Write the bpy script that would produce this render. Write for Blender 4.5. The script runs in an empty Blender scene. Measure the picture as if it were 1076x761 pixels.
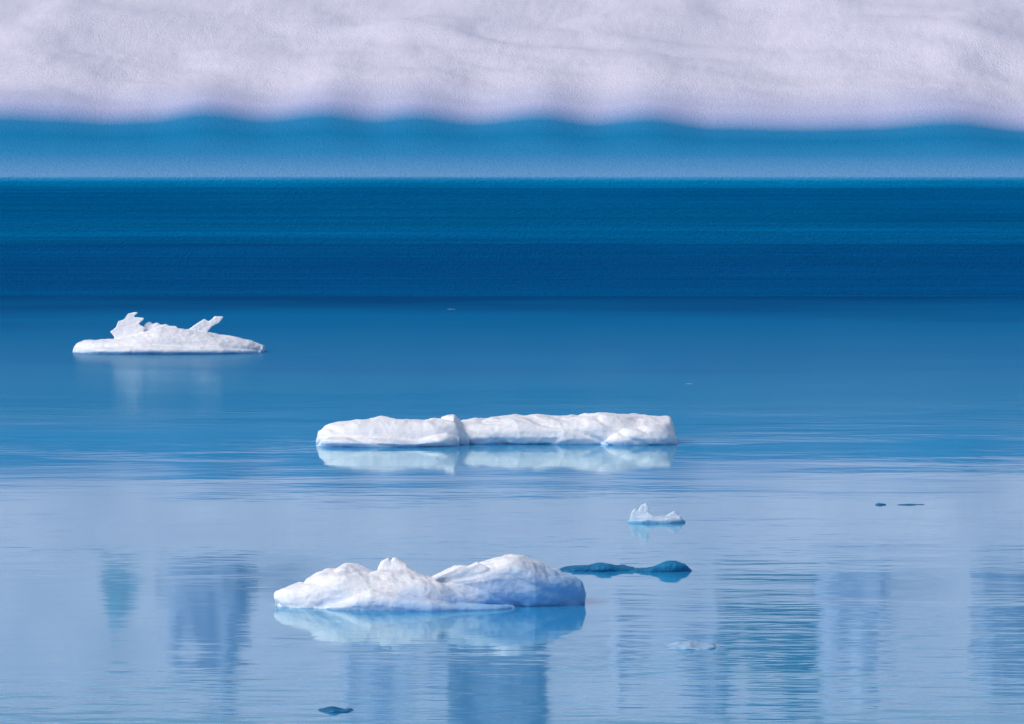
import bpy, bmesh, math, random
from mathutils import Vector, noise
random.seed(4)
S=bpy.context.scene
S.view_settings.view_transform='Standard'; S.view_settings.look='None'; S.view_settings.exposure=0

# ---------------- helpers
def new_mat(name):
    m=bpy.data.materials.new(name); m.use_nodes=True
    nt=m.node_tree; b=nt.nodes['Principled BSDF']
    return m,nt,b
def N(nt,t,**k):
    n=nt.nodes.new(t)
    for a,v in k.items():
        if a.startswith('i_'): n.inputs[a[2:].replace('_',' ')].default_value=v
        else: setattr(n,a,v)
    return n
def L(nt,a,b): nt.links.new(a,b)
def ramp(nt,stops,interp='LINEAR'):
    r=nt.nodes.new('ShaderNodeValToRGB'); cr=r.color_ramp; cr.interpolation=interp
    while len(cr.elements)<len(stops): cr.elements.new(0.5)
    for e,(p,c) in zip(cr.elements,stops):
        e.position=p; e.color=(*c,1)
    return r
def interp(pts,x,smooth=True):
    if x<=pts[0][0]: return pts[0][1]
    for (a,b),(c,d) in zip(pts,pts[1:]):
        if x<=c:
            t=(x-a)/(c-a)
            if smooth: t=t*t*(3-2*t)
            return b+(d-b)*t
    return pts[-1][1]
def fbm(x,y,z,o=4,g=0.5):
    a=1;f=1;s=0
    for i in range(o):
        s+=a*noise.noise(Vector((x*f,y*f,z*f+i*7.3))); a*=g; f*=2.03
    return s
def add_obj(name,me,mat=None,loc=(0,0,0)):
    o=bpy.data.objects.new(name,me); S.collection.objects.link(o); o.location=loc
    if mat: me.materials.append(mat)
    for p in me.polygons: p.use_smooth=True
    return o

# ---------------- sky and sun (thin overcast)
w=bpy.data.worlds.new("World"); S.world=w; w.use_nodes=True
nt=w.node_tree; bg=nt.nodes['Background']
sky=nt.nodes.new('ShaderNodeTexSky'); sky.sky_type='NISHITA'; sky.sun_disc=False
EL,AZ=math.radians(40),math.radians(243)
sky.sun_elevation=EL; sky.sun_rotation=AZ
sky.air_density=1.0; sky.dust_density=3.0; sky.ozone_density=1.5
L(nt,sky.outputs[0],bg.inputs[0]); bg.inputs[1].default_value=0.12
sl=bpy.data.lights.new('sun','SUN'); sl.energy=1.5; sl.angle=math.radians(18); sl.color=(1,.95,.9)
so=bpy.data.objects.new('sun',sl); S.collection.objects.link(so)
d=Vector((math.sin(AZ)*math.cos(EL),math.cos(AZ)*math.cos(EL),math.sin(EL)))
so.rotation_euler=d.to_track_quat('Z','Y').to_euler()

# ---------------- camera (200 mm telephoto, 5.3 m above the water)
cd=bpy.data.cameras.new('camera'); cam=bpy.data.objects.new('camera',cd); S.collection.objects.link(cam)
cd.lens=200.3; cd.sensor_width=36; cd.clip_end=8000; cd.clip_start=.5
cam.location=(0,0,5.3); cam.rotation_euler=(math.radians(90-2.683),0,0)
S.camera=cam

# ---------------- water
m,nt,b=new_mat('lagoon_water')
nt.nodes.remove(b); out=nt.nodes['Material Output']
dif=N(nt,'ShaderNodeBsdfDiffuse')
glo=N(nt,'ShaderNodeBsdfGlossy'); glo.inputs['Color'].default_value=(.82,.99,1,1)
fr=N(nt,'ShaderNodeFresnel'); fr.inputs['IOR'].default_value=1.33
mix=N(nt,'ShaderNodeMixShader'); L(nt,dif.outputs[0],mix.inputs[1]); L(nt,glo.outputs[0],mix.inputs[2]); L(nt,mix.outputs[0],out.inputs['Surface'])
geo=N(nt,'ShaderNodeNewGeometry')
mp=N(nt,'ShaderNodeMapping'); mp.inputs['Scale'].default_value=(.42,1,1); L(nt,geo.outputs['Position'],mp.inputs[0])
n1=N(nt,'ShaderNodeTexNoise',i_Scale=.8,i_Detail=3.0,i_Roughness=.55)
n2=N(nt,'ShaderNodeTexNoise',i_Scale=3.6,i_Detail=2.0,i_Roughness=.5)
n3=N(nt,'ShaderNodeTexNoise',i_Scale=.11,i_Detail=2.0)
for n in (n1,n2): L(nt,mp.outputs[0],n.inputs['Vector'])
mp3=N(nt,'ShaderNodeMapping'); mp3.inputs['Scale'].default_value=(1,1.3,1); L(nt,geo.outputs['Position'],mp3.inputs[0]); L(nt,mp3.outputs[0],n3.inputs['Vector'])
r3=N(nt,'ShaderNodeMapRange'); r3.inputs['From Min'].default_value=.42; r3.inputs['From Max'].default_value=.62
r3.inputs['To Min'].default_value=.5; r3.inputs['To Max'].default_value=2.3
L(nt,n3.outputs[0],r3.inputs[0])
a=N(nt,'ShaderNodeMath',operation='MULTIPLY'); a.inputs[1].default_value=.32; L(nt,n2.outputs[0],a.inputs[0])
a2=N(nt,'ShaderNodeMath',operation='ADD'); L(nt,a.outputs[0],a2.inputs[0]); L(nt,n1.outputs[0],a2.inputs[1])
a3=N(nt,'ShaderNodeMath',operation='MULTIPLY'); L(nt,a2.outputs[0],a3.inputs[0]); L(nt,r3.outputs[0],a3.inputs[1])
bp=N(nt,'ShaderNodeBump'); bp.inputs['Strength'].default_value=1; bp.inputs['Distance'].default_value=.0042
L(nt,a3.outputs[0],bp.inputs['Height'])
for n in (glo,fr,dif): L(nt,bp.outputs[0],n.inputs['Normal'])
# the far water is ruffled by wind and painted with the bank's dark reflection, the near water is calm
sp=N(nt,'ShaderNodeSeparateXYZ'); L(nt,geo.outputs['Position'],sp.inputs[0])
wa=N(nt,'ShaderNodeMath',operation='MULTIPLY_ADD'); L(nt,n3.outputs[0],wa.inputs[0]); wa.inputs[1].default_value=26; L(nt,sp.outputs['Y'],wa.inputs[2])
rr=N(nt,'ShaderNodeMapRange'); rr.inputs['From Min'].default_value=98; rr.inputs['From Max'].default_value=124
L(nt,wa.outputs[0],rr.inputs[0])
r_=N(nt,'ShaderNodeMapRange'); L(nt,rr.outputs[0],r_.inputs[0]); r_.inputs['To Min'].default_value=.040; r_.inputs['To Max'].default_value=.17; L(nt,r_.outputs[0],glo.inputs['Roughness'])
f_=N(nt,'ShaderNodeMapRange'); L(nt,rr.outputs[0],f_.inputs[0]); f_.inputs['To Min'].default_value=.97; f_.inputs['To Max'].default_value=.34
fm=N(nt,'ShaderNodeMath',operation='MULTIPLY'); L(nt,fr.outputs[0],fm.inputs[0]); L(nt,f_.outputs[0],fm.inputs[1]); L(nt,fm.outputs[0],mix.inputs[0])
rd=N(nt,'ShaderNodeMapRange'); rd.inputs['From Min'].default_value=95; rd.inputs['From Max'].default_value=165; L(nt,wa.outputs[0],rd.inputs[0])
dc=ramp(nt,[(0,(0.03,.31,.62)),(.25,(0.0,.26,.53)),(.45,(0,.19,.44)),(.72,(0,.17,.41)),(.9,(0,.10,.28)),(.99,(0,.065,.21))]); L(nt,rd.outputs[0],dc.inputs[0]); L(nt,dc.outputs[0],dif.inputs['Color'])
me=bpy.data.meshes.new('water'); R=3500
me.from_pydata([(-R,-R,0),(R,-R,0),(R,R,0),(-R,R,0)],[],[(0,1,2,3)])
add_obj('water',me,m)

# ---------------- snow covered glacier bank with blue ice front
bound=[(-60,4.75),(-13.5,4.76),(-12.2,4.7),(-10.8,4.60),(-9.8,4.64),(-8.2,4.88),(-6.6,4.68),(-5.0,4.85),(-3.7,4.67),(-2.6,4.79),(-1,4.58),(.8,4.78),(2.2,4.56),(3.6,4.71),(5.4,4.44),(7.8,4.38),(9.4,4.42),(11.7,4.60),(13.8,4.34),(60,4.4)]
xs=[-20+i*.09 for i in range(446)]
x=xs[-1]; st=.1
right=[]
while x<2500:
    st*=1.06; x+=st; right.append(x)
xs=[-v for v in reversed(right)]+xs+right
prof=[(-1.2,150.0),(-.3,150.0)]
for i in range(0,31):
    z=i/30*3.12
    Dp=150+.45*math.sin(math.pi*min(1,z/2.9))**1.0-.25*(z/3.12)**3
    prof.append((z,Dp))
prof+=[(3.16,149.76),(3.19,149.80)]
for i in range(1,24):
    t=i/23; prof.append((3.19+t*1.9, 149.80+t*1.6+ t*t*2.3))
D=prof[-1][1]; z=prof[-1][0]; stp=.16
while D<232:
    D+=stp; stp=min(.42,stp*1.02)
    sl_=.22 if D<212 else .22*max(0,1-(D-212)/25)
    z+=sl_*stp; prof.append((z,D))
while D<3400:
    stp*=1.12; D+=stp; z+=.012*stp; prof.append((z,D))
verts=[];elev=[]
for (z,D) in prof:
    wt=min(1,max(0,(z-3.6)/1.1)); ws=min(1,max(0,(z-4.6)/1.3)); ws=ws*ws*(3-2*ws)
    far=max(0,min(1,(D-300)/600))
    for x in xs:
        bz=interp(bound,x)-4.65
        zz=z; dd=D
        dd+=.05*fbm(x*.12,z*.6,3.1,2)
        zz+=wt*bz*.95*max(0,1-max(0,z-4.8)/2.2)
        if ws>0:
            wx=x+1.2*noise.noise(Vector((x*.15,D*.12,2.0))); wy=D+1.2*noise.noise(Vector((x*.15,D*.12,12.0)))
            n=fbm(wx*.20,wy*.18,1.7,2,.35)
            pf=max(0,fbm(wx*.34,wy*.32,14.7,2,.3)+.08)
            zz+=ws*(.36*n+.24*pf+.018*fbm(x*1.0,D*.9,6.4,2,.5)+.016*fbm(x*4,D*3.5,2.2,2,.6))
            zz+=far*60*max(0,fbm(x*.0016,D*.0016,9,4)+.15)
        verts.append((x,dd,zz)); elev.append(z)
nx=len(xs); faces=[]
for j in range(len(prof)-1):
    for i in range(nx-1):
        k=j*nx+i; faces.append((k,k+1,k+nx+1,k+nx))
me=bpy.data.meshes.new('glacier_bank'); me.from_pydata(verts,[],faces)
at=me.attributes.new('elev','FLOAT','POINT'); at.data.foreach_set('value',elev)
m,nt,b=new_mat('snow_and_banded_ice')
b.inputs['Roughness'].default_value=.9; b.inputs['Specular IOR Level'].default_value=.05
at=N(nt,'ShaderNodeAttribute'); at.attribute_name='elev'
geo=N(nt,'ShaderNodeNewGeometry')
mp=N(nt,'ShaderNodeMapping'); mp.inputs['Scale'].default_value=(.03,.3,6.0); L(nt,geo.outputs['Position'],mp.inputs[0])
ns=N(nt,'ShaderNodeTexNoise',i_Scale=1.3,i_Detail=5.0,i_Roughness=.7); L(nt,mp.outputs[0],ns.inputs['Vector'])
ma=N(nt,'ShaderNodeMath',operation='MULTIPLY_ADD'); L(nt,ns.outputs[0],ma.inputs[0]); ma.inputs[1].default_value=.6; 
L(nt,at.outputs['Fac'],ma.inputs[2])
mr=N(nt,'ShaderNodeMapRange'); L(nt,ma.outputs[0],mr.inputs[0]); mr.inputs['From Min'].default_value=.3; mr.inputs['From Max'].default_value=6.3
def P(z): return z/6
strata=ramp(nt,[(0,(.0,.12,.33)),(P(.3),(.0,.10,.30)),(P(.9),(.0,.10,.30)),(P(1.3),(.0,.14,.38)),(P(1.7),(.0,.29,.61)),(P(2.0),(.0,.29,.60)),(P(2.45),(.0,.37,.71)),(P(2.9),(.0,.40,.75))])
L(nt,mr.outputs[0],strata.inputs[0])
# fine horizontal layers
mps=N(nt,'ShaderNodeMapping'); mps.inputs['Scale'].default_value=(.05,.3,22.0); L(nt,geo.outputs['Position'],mps.inputs[0])
nst=N(nt,'ShaderNodeTexNoise',i_Scale=1.0,i_Detail=3.0,i_Roughness=.6); L(nt,mps.outputs[0],nst.inputs['Vector'])
rst=N(nt,'ShaderNodeMapRange'); rst.inputs['From Min'].default_value=.3; rst.inputs['From Max'].default_value=.7; rst.inputs['To Min'].default_value=.82; rst.inputs['To Max'].default_value=1.18; L(nt,nst.outputs[0],rst.inputs[0])
sst=N(nt,'ShaderNodeVectorMath',operation='SCALE'); L(nt,strata.outputs[0],sst.inputs[0]); L(nt,rst.outputs[0],sst.inputs['Scale'])
mr2=N(nt,'ShaderNodeMapRange'); L(nt,at.outputs['Fac'],mr2.inputs[0]); mr2.inputs['From Min'].default_value=3.1; mr2.inputs['From Max'].default_value=5.6
def Q(z): return (z-3.1)/2.5
ledge=ramp(nt,[(0,(.18,.38,.68)),(Q(3.4),(.11,.33,.62)),(Q(3.75),(.035,.27,.55)),(Q(4.2),(.01,.23,.49)),(Q(4.52),(.03,.26,.53)),(Q(4.78),(.32,.43,.71)),(Q(5.0),(.54,.58,.82)),(1,(.76,.75,.90))])
L(nt,mr2.outputs[0],ledge.inputs[0])
gt=N(nt,'ShaderNodeMapRange'); gt.inputs['From Min'].default_value=3.05; gt.inputs['From Max'].default_value=3.2; L(nt,at.outputs['Fac'],gt.inputs[0])
mx=N(nt,'ShaderNodeMix',data_type='RGBA'); L(nt,gt.outputs[0],mx.inputs['Factor']); L(nt,sst.outputs[0],mx.inputs['A']); L(nt,ledge.outputs[0],mx.inputs['B'])
g=N(nt,'ShaderNodeTexNoise',i_Scale=16.0,i_Detail=3.0,i_Roughness=.75); L(nt,geo.outputs['Position'],g.inputs['Vector'])
gr=N(nt,'ShaderNodeMapRange'); gr.inputs['From Min'].default_value=.3; gr.inputs['From Max'].default_value=.7; gr.inputs['To Min'].default_value=.88; gr.inputs['To Max'].default_value=1.1
L(nt,g.outputs[0],gr.inputs[0])
mm=N(nt,'ShaderNodeVectorMath',operation='SCALE'); L(nt,mx.outputs['Result'],mm.inputs[0]); L(nt,gr.outputs[0],mm.inputs['Scale'])
L(nt,mm.outputs[0],b.inputs['Base Color'])
bp=N(nt,'ShaderNodeBump'); bp.inputs['Strength'].default_value=.6; bp.inputs['Distance'].default_value=.06
L(nt,g.outputs[0],bp.inputs['Height']); L(nt,bp.outputs[0],b.inputs['Normal'])
add_obj('glacier_bank',me,m)

def ground_z(D): return 5.09+(D-153.7)*.22

# ---------------- ice materials
def ice_mat(name,top,low,h0,h1,rough=.75,spec=.2,bump=.03,scale=9,sss=0,bs=.4,xb=0):
    m,nt,b=new_mat(name)
    tc=N(nt,'ShaderNodeTexCoord'); sp=N(nt,'ShaderNodeSeparateXYZ'); L(nt,tc.outputs['Object'],sp.inputs[0])
    n=N(nt,'ShaderNodeTexNoise',i_Scale=3.0,i_Detail=4.0); L(nt,tc.outputs['Object'],n.inputs['Vector'])
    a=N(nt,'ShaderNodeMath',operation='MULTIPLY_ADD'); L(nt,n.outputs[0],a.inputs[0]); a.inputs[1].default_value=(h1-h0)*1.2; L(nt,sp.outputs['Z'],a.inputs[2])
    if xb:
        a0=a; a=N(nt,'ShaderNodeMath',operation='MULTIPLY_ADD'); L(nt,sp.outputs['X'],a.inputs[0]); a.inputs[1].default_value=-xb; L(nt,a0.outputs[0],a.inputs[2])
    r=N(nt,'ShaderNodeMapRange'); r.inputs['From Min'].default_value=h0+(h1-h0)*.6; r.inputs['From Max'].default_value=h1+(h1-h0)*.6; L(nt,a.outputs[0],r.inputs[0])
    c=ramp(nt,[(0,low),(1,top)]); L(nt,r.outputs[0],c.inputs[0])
    g=N(nt,'ShaderNodeTexNoise',i_Scale=float(scale),i_Detail=5.0,i_Roughness=.65); L(nt,tc.outputs['Object'],g.inputs['Vector'])
    gr=N(nt,'ShaderNodeMapRange'); gr.inputs['From Min'].default_value=.3; gr.inputs['From Max'].default_value=.7; gr.inputs['To Min'].default_value=.93; gr.inputs['To Max'].default_value=1.04
    L(nt,g.outputs[0],gr.inputs[0])
    mm=N(nt,'ShaderNodeVectorMath',operation='SCALE'); L(nt,c.outputs[0],mm.inputs[0]); L(nt,gr.outputs[0],mm.inputs['Scale'])
    L(nt,mm.outputs[0],b.inputs['Base Color'])
    bp=N(nt,'ShaderNodeBump'); bp.inputs['Strength'].default_value=bs; bp.inputs['Distance'].default_value=bump
    L(nt,g.outputs[0],bp.inputs['Height']); L(nt,bp.outputs[0],b.inputs['Normal'])
    b.inputs['Roughness'].default_value=rough; b.inputs['Specular IOR Level'].default_value=spec
    if sss:
        b.inputs['Subsurface Weight'].default_value=sss; b.inputs['Subsurface Radius'].default_value=(.3,.7,1); b.inputs['Subsurface Scale'].default_value=.05
    return m
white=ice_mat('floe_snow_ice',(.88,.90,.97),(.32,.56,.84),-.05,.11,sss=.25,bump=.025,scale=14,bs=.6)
whiten=ice_mat('floe_snow_blue_ice_and_shade',(.88,.90,.97),(.26,.50,.82),-.06,.28,sss=.25,bump=.02,scale=18,bs=.6,xb=.19)  # bluer towards the right hump: shade on its front painted into the colour
clear=ice_mat('clear_teal_ice',(.012,.20,.42),(.003,.12,.29),0,.10,rough=.4,spec=.25,bump=.02)
pale=ice_mat('wet_pale_ice',(.62,.75,.90),(.16,.42,.66),0,.07,rough=.35,spec=.4,bump=.02,scale=14)
under=ice_mat('half_sunk_ice',(.38,.56,.78),(.18,.42,.66),-.02,.05,rough=.4,spec=.3,bump=.01,scale=10)

# ---------------- floe building
def lobe(bm,prof,depth,y0,zb=.15,ctr=.35,nu=90,nr=36,pw=.65,yw=None,end=.5,lean=0,zmin=.012,jag=0,jf=4.5):
    x0,x1=prof[0][0],prof[-1][0]; rings=[]
    for i in range(nu+1):
        t=i/nu; te=.5-.5*math.cos(math.pi*(.03+.94*t)); 
        te=(te-.0022)/(1-.0044); te=min(1,max(0,te))
        x=x0+(x1-x0)*te; u=2*te-1
        hw=depth*max(.08,(1-abs(u)**2.6))**end
        zt0=interp(prof,x,False); jw=(1-abs(u)**4)
        yo=y0+(interp(yw,x) if yw else 0)
        ring=[]
        for k in range(nr):
            a=2*math.pi*k/nr; c,s=math.cos(a),math.sin(a)
            yy=yo+hw*math.copysign(abs(c)**pw,c)
            zt=zt0+(jag*fbm(x*jf,yy*jf,3.3,3,.6)*jw if jag else 0)
            zt=max(zmin,zt); zc=ctr*zt0 if zt0>zmin else ctr*zmin
            z=zc+(zt-zc)*abs(s)**pw if s>0 else zc-(zb+zc)*abs(s)**pw
            if s<0: yy=yo+(yy-yo)*(1-.35*abs(s))
            ring.append(bm.verts.new((x+lean*z,yy,z)))
        rings.append(ring)
    for r0,r1 in zip(rings,rings[1:]):
        for k in range(nr): bm.faces.new((r0[k],r0[(k+1)%nr],r1[(k+1)%nr],r1[k]))
    bm.faces.new(rings[0][::-1]); bm.faces.new(rings[-1])
def blade(bm,pts,y0,t,lean=0.0,tp=.85):
    f=[bm.verts.new((x,y0-t/2+lean*z,z)) for x,z in pts]
    cx=sum(p[0] for p in pts)/len(pts)
    k=[bm.verts.new((cx+(x-cx)*tp,y0+t/2+lean*z,z)) for x,z in pts]
    bm.faces.new(f); bm.faces.new(k[::-1]); n=len(pts)
    for i in range(n): bm.faces.new((f[(i+1)%n],f[i],k[i],k[(i+1)%n]))
def finish(name,bm,loc,mat,voxel,amp=.03,freq=3.0,fine=.006,ridge=.0,seed=0,smooth=2,facet=0):
    bmesh.ops.recalc_face_normals(bm,faces=bm.faces)
    me=bpy.data.meshes.new(name+'_src'); bm.to_mesh(me); bm.free()
    o=bpy.data.objects.new(name+'_src',me); S.collection.objects.link(o)
    md=o.modifiers.new('r','REMESH'); md.mode='VOXEL'; md.voxel_size=voxel
    if smooth:
        ms=o.modifiers.new('s','SMOOTH'); ms.iterations=smooth; ms.factor=.5
    dg=bpy.context.evaluated_depsgraph_get(); dg.update()
    m2=bpy.data.meshes.new_from_object(o.evaluated_get(dg)); m2.name=name
    bpy.data.objects.remove(o)
    ns=[v.normal.copy() for v in m2.vertices]
    for v,n in zip(m2.vertices,ns):
        p=v.co; q=Vector((p.x*freq+seed*9.1,p.y*freq,p.z*freq*1.6))
        dd=amp*fbm(q.x,q.y,q.z,3,.42)+fine*fbm(q.x*6,q.y*6,q.z*6,2)
        if ridge: dd-=ridge*max(0,1-5*abs(noise.noise(Vector((p.x*1.3+p.z*2.4+seed,p.y*1.0,p.z*1.2)))))
        if facet:   # broken, scooped faces meeting in crisp edges
            w_=Vector((p.x*2.1+p.z*1.5+seed,p.y*2.1,p.z*2.9))+.35*Vector((noise.noise(p*2),noise.noise(p*2+Vector((5,0,0))),0))
            ds=noise.voronoi(w_)[0]; dd+=facet*(ds[0]**1.3-.35)
        v.co=p+n*dd
    return add_obj(name,m2,mat,loc)
def pl(s,pts,cx,base): return [((x-cx)*s,(base-y)*s) for x,y in pts]

# far floe with two leaning shards
s=.0196
bm=bmesh.new()
lobe(bm,pl(s,[(76,365),(79,360),(90,357),(115,356),(140,352),(155,347),(168,343),(185,344),(210,348),(240,353),(262,357),(276,363)],175,369),.85,0,ctr=.3,end=.4,jag=.02)
lobe(bm,pl(s,[(77,367),(100,362),(160,359),(230,362),(274,366)],175,369),1.05,-.1,ctr=.3)
blade(bm,pl(s,[(118,354),(114,348),(120,343),(123,337),(129,334),(132,329),(143,328),(139,332),(150,334),(144,340),(151,344),(146,356)],175,369),.1,.10,.1)
blade(bm,pl(s,[(147,350),(150,341),(154,338),(158,341),(163,339),(167,341),(173,340),(177,342),(184,342),(190,350)],175,369),.25,.1)
blade(bm,pl(s,[(200,353),(195,347),(204,341),(213,335),(219,337),(226,332),(234,332),(229,338),(221,342),(217,347),(216,355)],175,369),.1,.08)
finish('ice_floe',bm,((175-538)*s,117.6,0),white,.016,amp=.022,freq=1.8,fine=.009,seed=1,smooth=0,facet=.03)

# long middle floe
s=.0144
bm=bmesh.new()
lobe(bm,pl(s,[(331,463),(333,452),(340,448),(360,444),(385,441),(405,440),(425,442),(445,444),(458,442),(468,439),(477,437),(484,445),(492,458)],520,467),.62,-.2,ctr=.35,end=.25,jag=.02)
lobe(bm,pl(s,[(331,468),(340,460),(365,457),(400,459),(440,461),(470,455),(482,460)],520,468),.75,-.45,ctr=.4,end=.3)
lobe(bm,pl(s,[(400,460),(440,450),(478,445),(500,441),(530,439),(565,438),(590,439),(612,438),(635,435),(665,437),(690,439),(706,440),(711,453)],520,465),.8,.3,ctr=.3,end=.25,jag=.02)
lobe(bm,pl(s,[(560,466),(585,452),(605,445),(625,442),(640,450),(655,462)],520,465),.5,-.0,ctr=.3,lean=-.6)
lobe(bm,pl(s,[(630,464),(655,451),(675,444),(695,443),(706,446),(711,456)],520,465),.55,-.15,ctr=.35,end=.35,lean=-.3)
finish('ice_floe',bm,((520-538)*s,86.8,0),white,.0125,amp=.022,freq=1.6,fine=.006,ridge=.03,seed=2,smooth=1,facet=.05)

# near floe, two humps
s=.0098
bm=bmesh.new()
lobe(bm,pl(s,[(286,632),(288,626),(300,621),(318,615),(335,608),(350,601),(362,597),(374,599),(388,604),(400,603),(415,605),(440,608),(462,612),(485,619),(520,634)],450,639),.5,-.1,ctr=.3,end=.5,jag=.03)
lobe(bm,pl(s,[(410,632),(440,620),(460,610),(476,602),(492,600),(505,596),(518,591),(530,589),(545,590),(556,595),(566,599),(576,604),(590,608),(602,612),(611,617),(617,629)],450,639),.5,.1,ctr=.62,end=.45,jag=.03)
blade(bm,pl(s,[(394,612),(397,601),(400,596),(406,591),(409,595),(413,592),(425,598),(432,610)],450,639),.0,.11,.1)
blade(bm,pl(s,[(448,610),(472,601),(482,596),(492,597),(503,592),(516,600),(504,607),(486,606),(474,609)][::-1],450,639),-.25,.25,0)
lobe(bm,pl(s,[(330,640),(370,628),(395,618),(420,622),(450,630),(500,636),(540,640)],450,639),.4,-.4,ctr=.3,lean=-.3,jag=.02)
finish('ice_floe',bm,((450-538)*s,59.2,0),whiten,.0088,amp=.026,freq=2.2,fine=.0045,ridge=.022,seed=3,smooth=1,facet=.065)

# small jagged floe
s=.0118
bm=bmesh.new()
lobe(bm,pl(s,[(659,548),(664,545),(680,543),(700,543),(715,544),(720,547)],690,549),.2,0)
blade(bm,pl(s,[(661,548),(663,540),(667,535),(671,537),(674,531),(679,529),(683,533),(681,538),(686,542),(684,548)],690,549),.02,.14,.2)
blade(bm,pl(s,[(684,548),(688,542),(700,543),(709,538),(713,541),(717,543),(712,548)],690,549),.05,.12)
finish('small_ice_floe',bm,((690-538)*s,70.6,0),pale,.008,amp=.012,freq=7,fine=.004,seed=5,smooth=1)

# clear dark teal growler
s=.0107
bm=bmesh.new()
lobe(bm,pl(s,[(584,602),(590,599),(604,597),(620,596),(636,594),(650,596),(664,598),(672,602)],655,603),.22,.05,zb=.08,jag=.012)
lobe(bm,pl(s,[(640,603),(660,600),(680,597),(695,594),(708,591),(718,594),(725,600)],655,603),.2,-.03,zb=.08,jag=.015)
finish('clear_ice_chunk',bm,((655-538)*s,63.4,-.015),clear,.008,amp=.014,freq=5,fine=.005,ridge=.012,seed=6,smooth=0,facet=.045)

def bit(name,x0,x1,h,Dd,s,mat,seed,dep=.15,zo=0):
    bm=bmesh.new(); w=(x1-x0)*s; cx=((x0+x1)/2-538)*s
    lobe(bm,[(-w/2,.004),(-w*.3,h*.6),(-w*.05,h),(w*.2,h*.55),(w*.38,h*.7),(w/2,.004)],dep,0,zb=.05,nu=40,nr=20,zmin=.004)
    finish(name,bm,(cx,Dd,zo),mat,max(.006,w/110),amp=h*.5,freq=6,fine=.002,seed=seed,smooth=1)
bit('small_ice_chunk',700,757,.05,54.6,.0091,under,7,.3,-.015)
bit('small_ice_chunk',333,371,.035,48.9,.0082,clear,8,.18,-.01)
bit('small_ice_chunk',921,932,.022,73.6,.0123,clear,9,.06)
bit('small_ice_chunk',938,975,.02,73.6,.0123,clear,10,.06,-.008)
bit('small_ice_chunk',466,480,.014,141,.0236,under,11,.08,-.008)
bit('small_ice_chunk',719,728,.012,104.5,.0175,under,12,.06,-.006)

# ---------------- blue ice seracs standing higher on the bank (seen mirrored in the water)
def serac(x0,x1,D,z1,col,seed):
    z0=ground_z(D)
    bm=bmesh.new(); bmesh.ops.create_cube(bm,size=1)
    bmesh.ops.subdivide_edges(bm,edges=bm.edges,cuts=22,use_grid_fill=True)
    W=x1-x0; H=z1-z0+1.5; T=3.0
    for v in bm.verts:
        p=v.co; X=p.x*W; Y=p.y*T; Z=p.z*H; tp=1-.3*max(0,p.z+.1)
        X*=tp; X+=.75*fbm(X*.5+seed*5,Y*.4,Z*.55,4,.6); Y+=.5*fbm(X*.6,Y*.5+seed*3,Z*.5,4)
        if p.z>0: Z+=1.7*fbm(X*.7+seed,Y*.4,0,3)*(p.z*2)
        v.co=(X,Y,Z)
    me=bpy.data.meshes.new('ice_serac'); bm.to_mesh(me); bm.free()
    mt=ice_mat('serac_ice',tuple(min(1,c*1.2+.03) for c in col),tuple(c*.9 for c in col),-2,2,bump=.1,scale=2)
    add_obj('ice_serac',me,mt,((x0+x1)/2,D,(z0-1.5+z1)/2))
dk=(.03,.16,.27); md=(.21,.29,.45); lt=(.40,.47,.66)
k=.000167
def sx(px,D): return (px-538)*k*D
serac(sx(105,173),sx(180,173),173,9.7,(.14,.30,.42),1)
serac(sx(178,173),sx(254,173),173,12.0,lt,2)
serac(sx(478,188),sx(572,188),188,16.8,md,3)
serac(sx(368,188),sx(482,188),189,14.2,lt,4)
serac(sx(752,180),sx(864,180),180,12.7,dk,5)
serac(sx(858,173),sx(938,173),173,11.5,lt,6)
serac(sx(1030,173),sx(1130,173),173,11.7,md,7)
serac(sx(645,182),sx(758,182),183,12.7,lt,8)
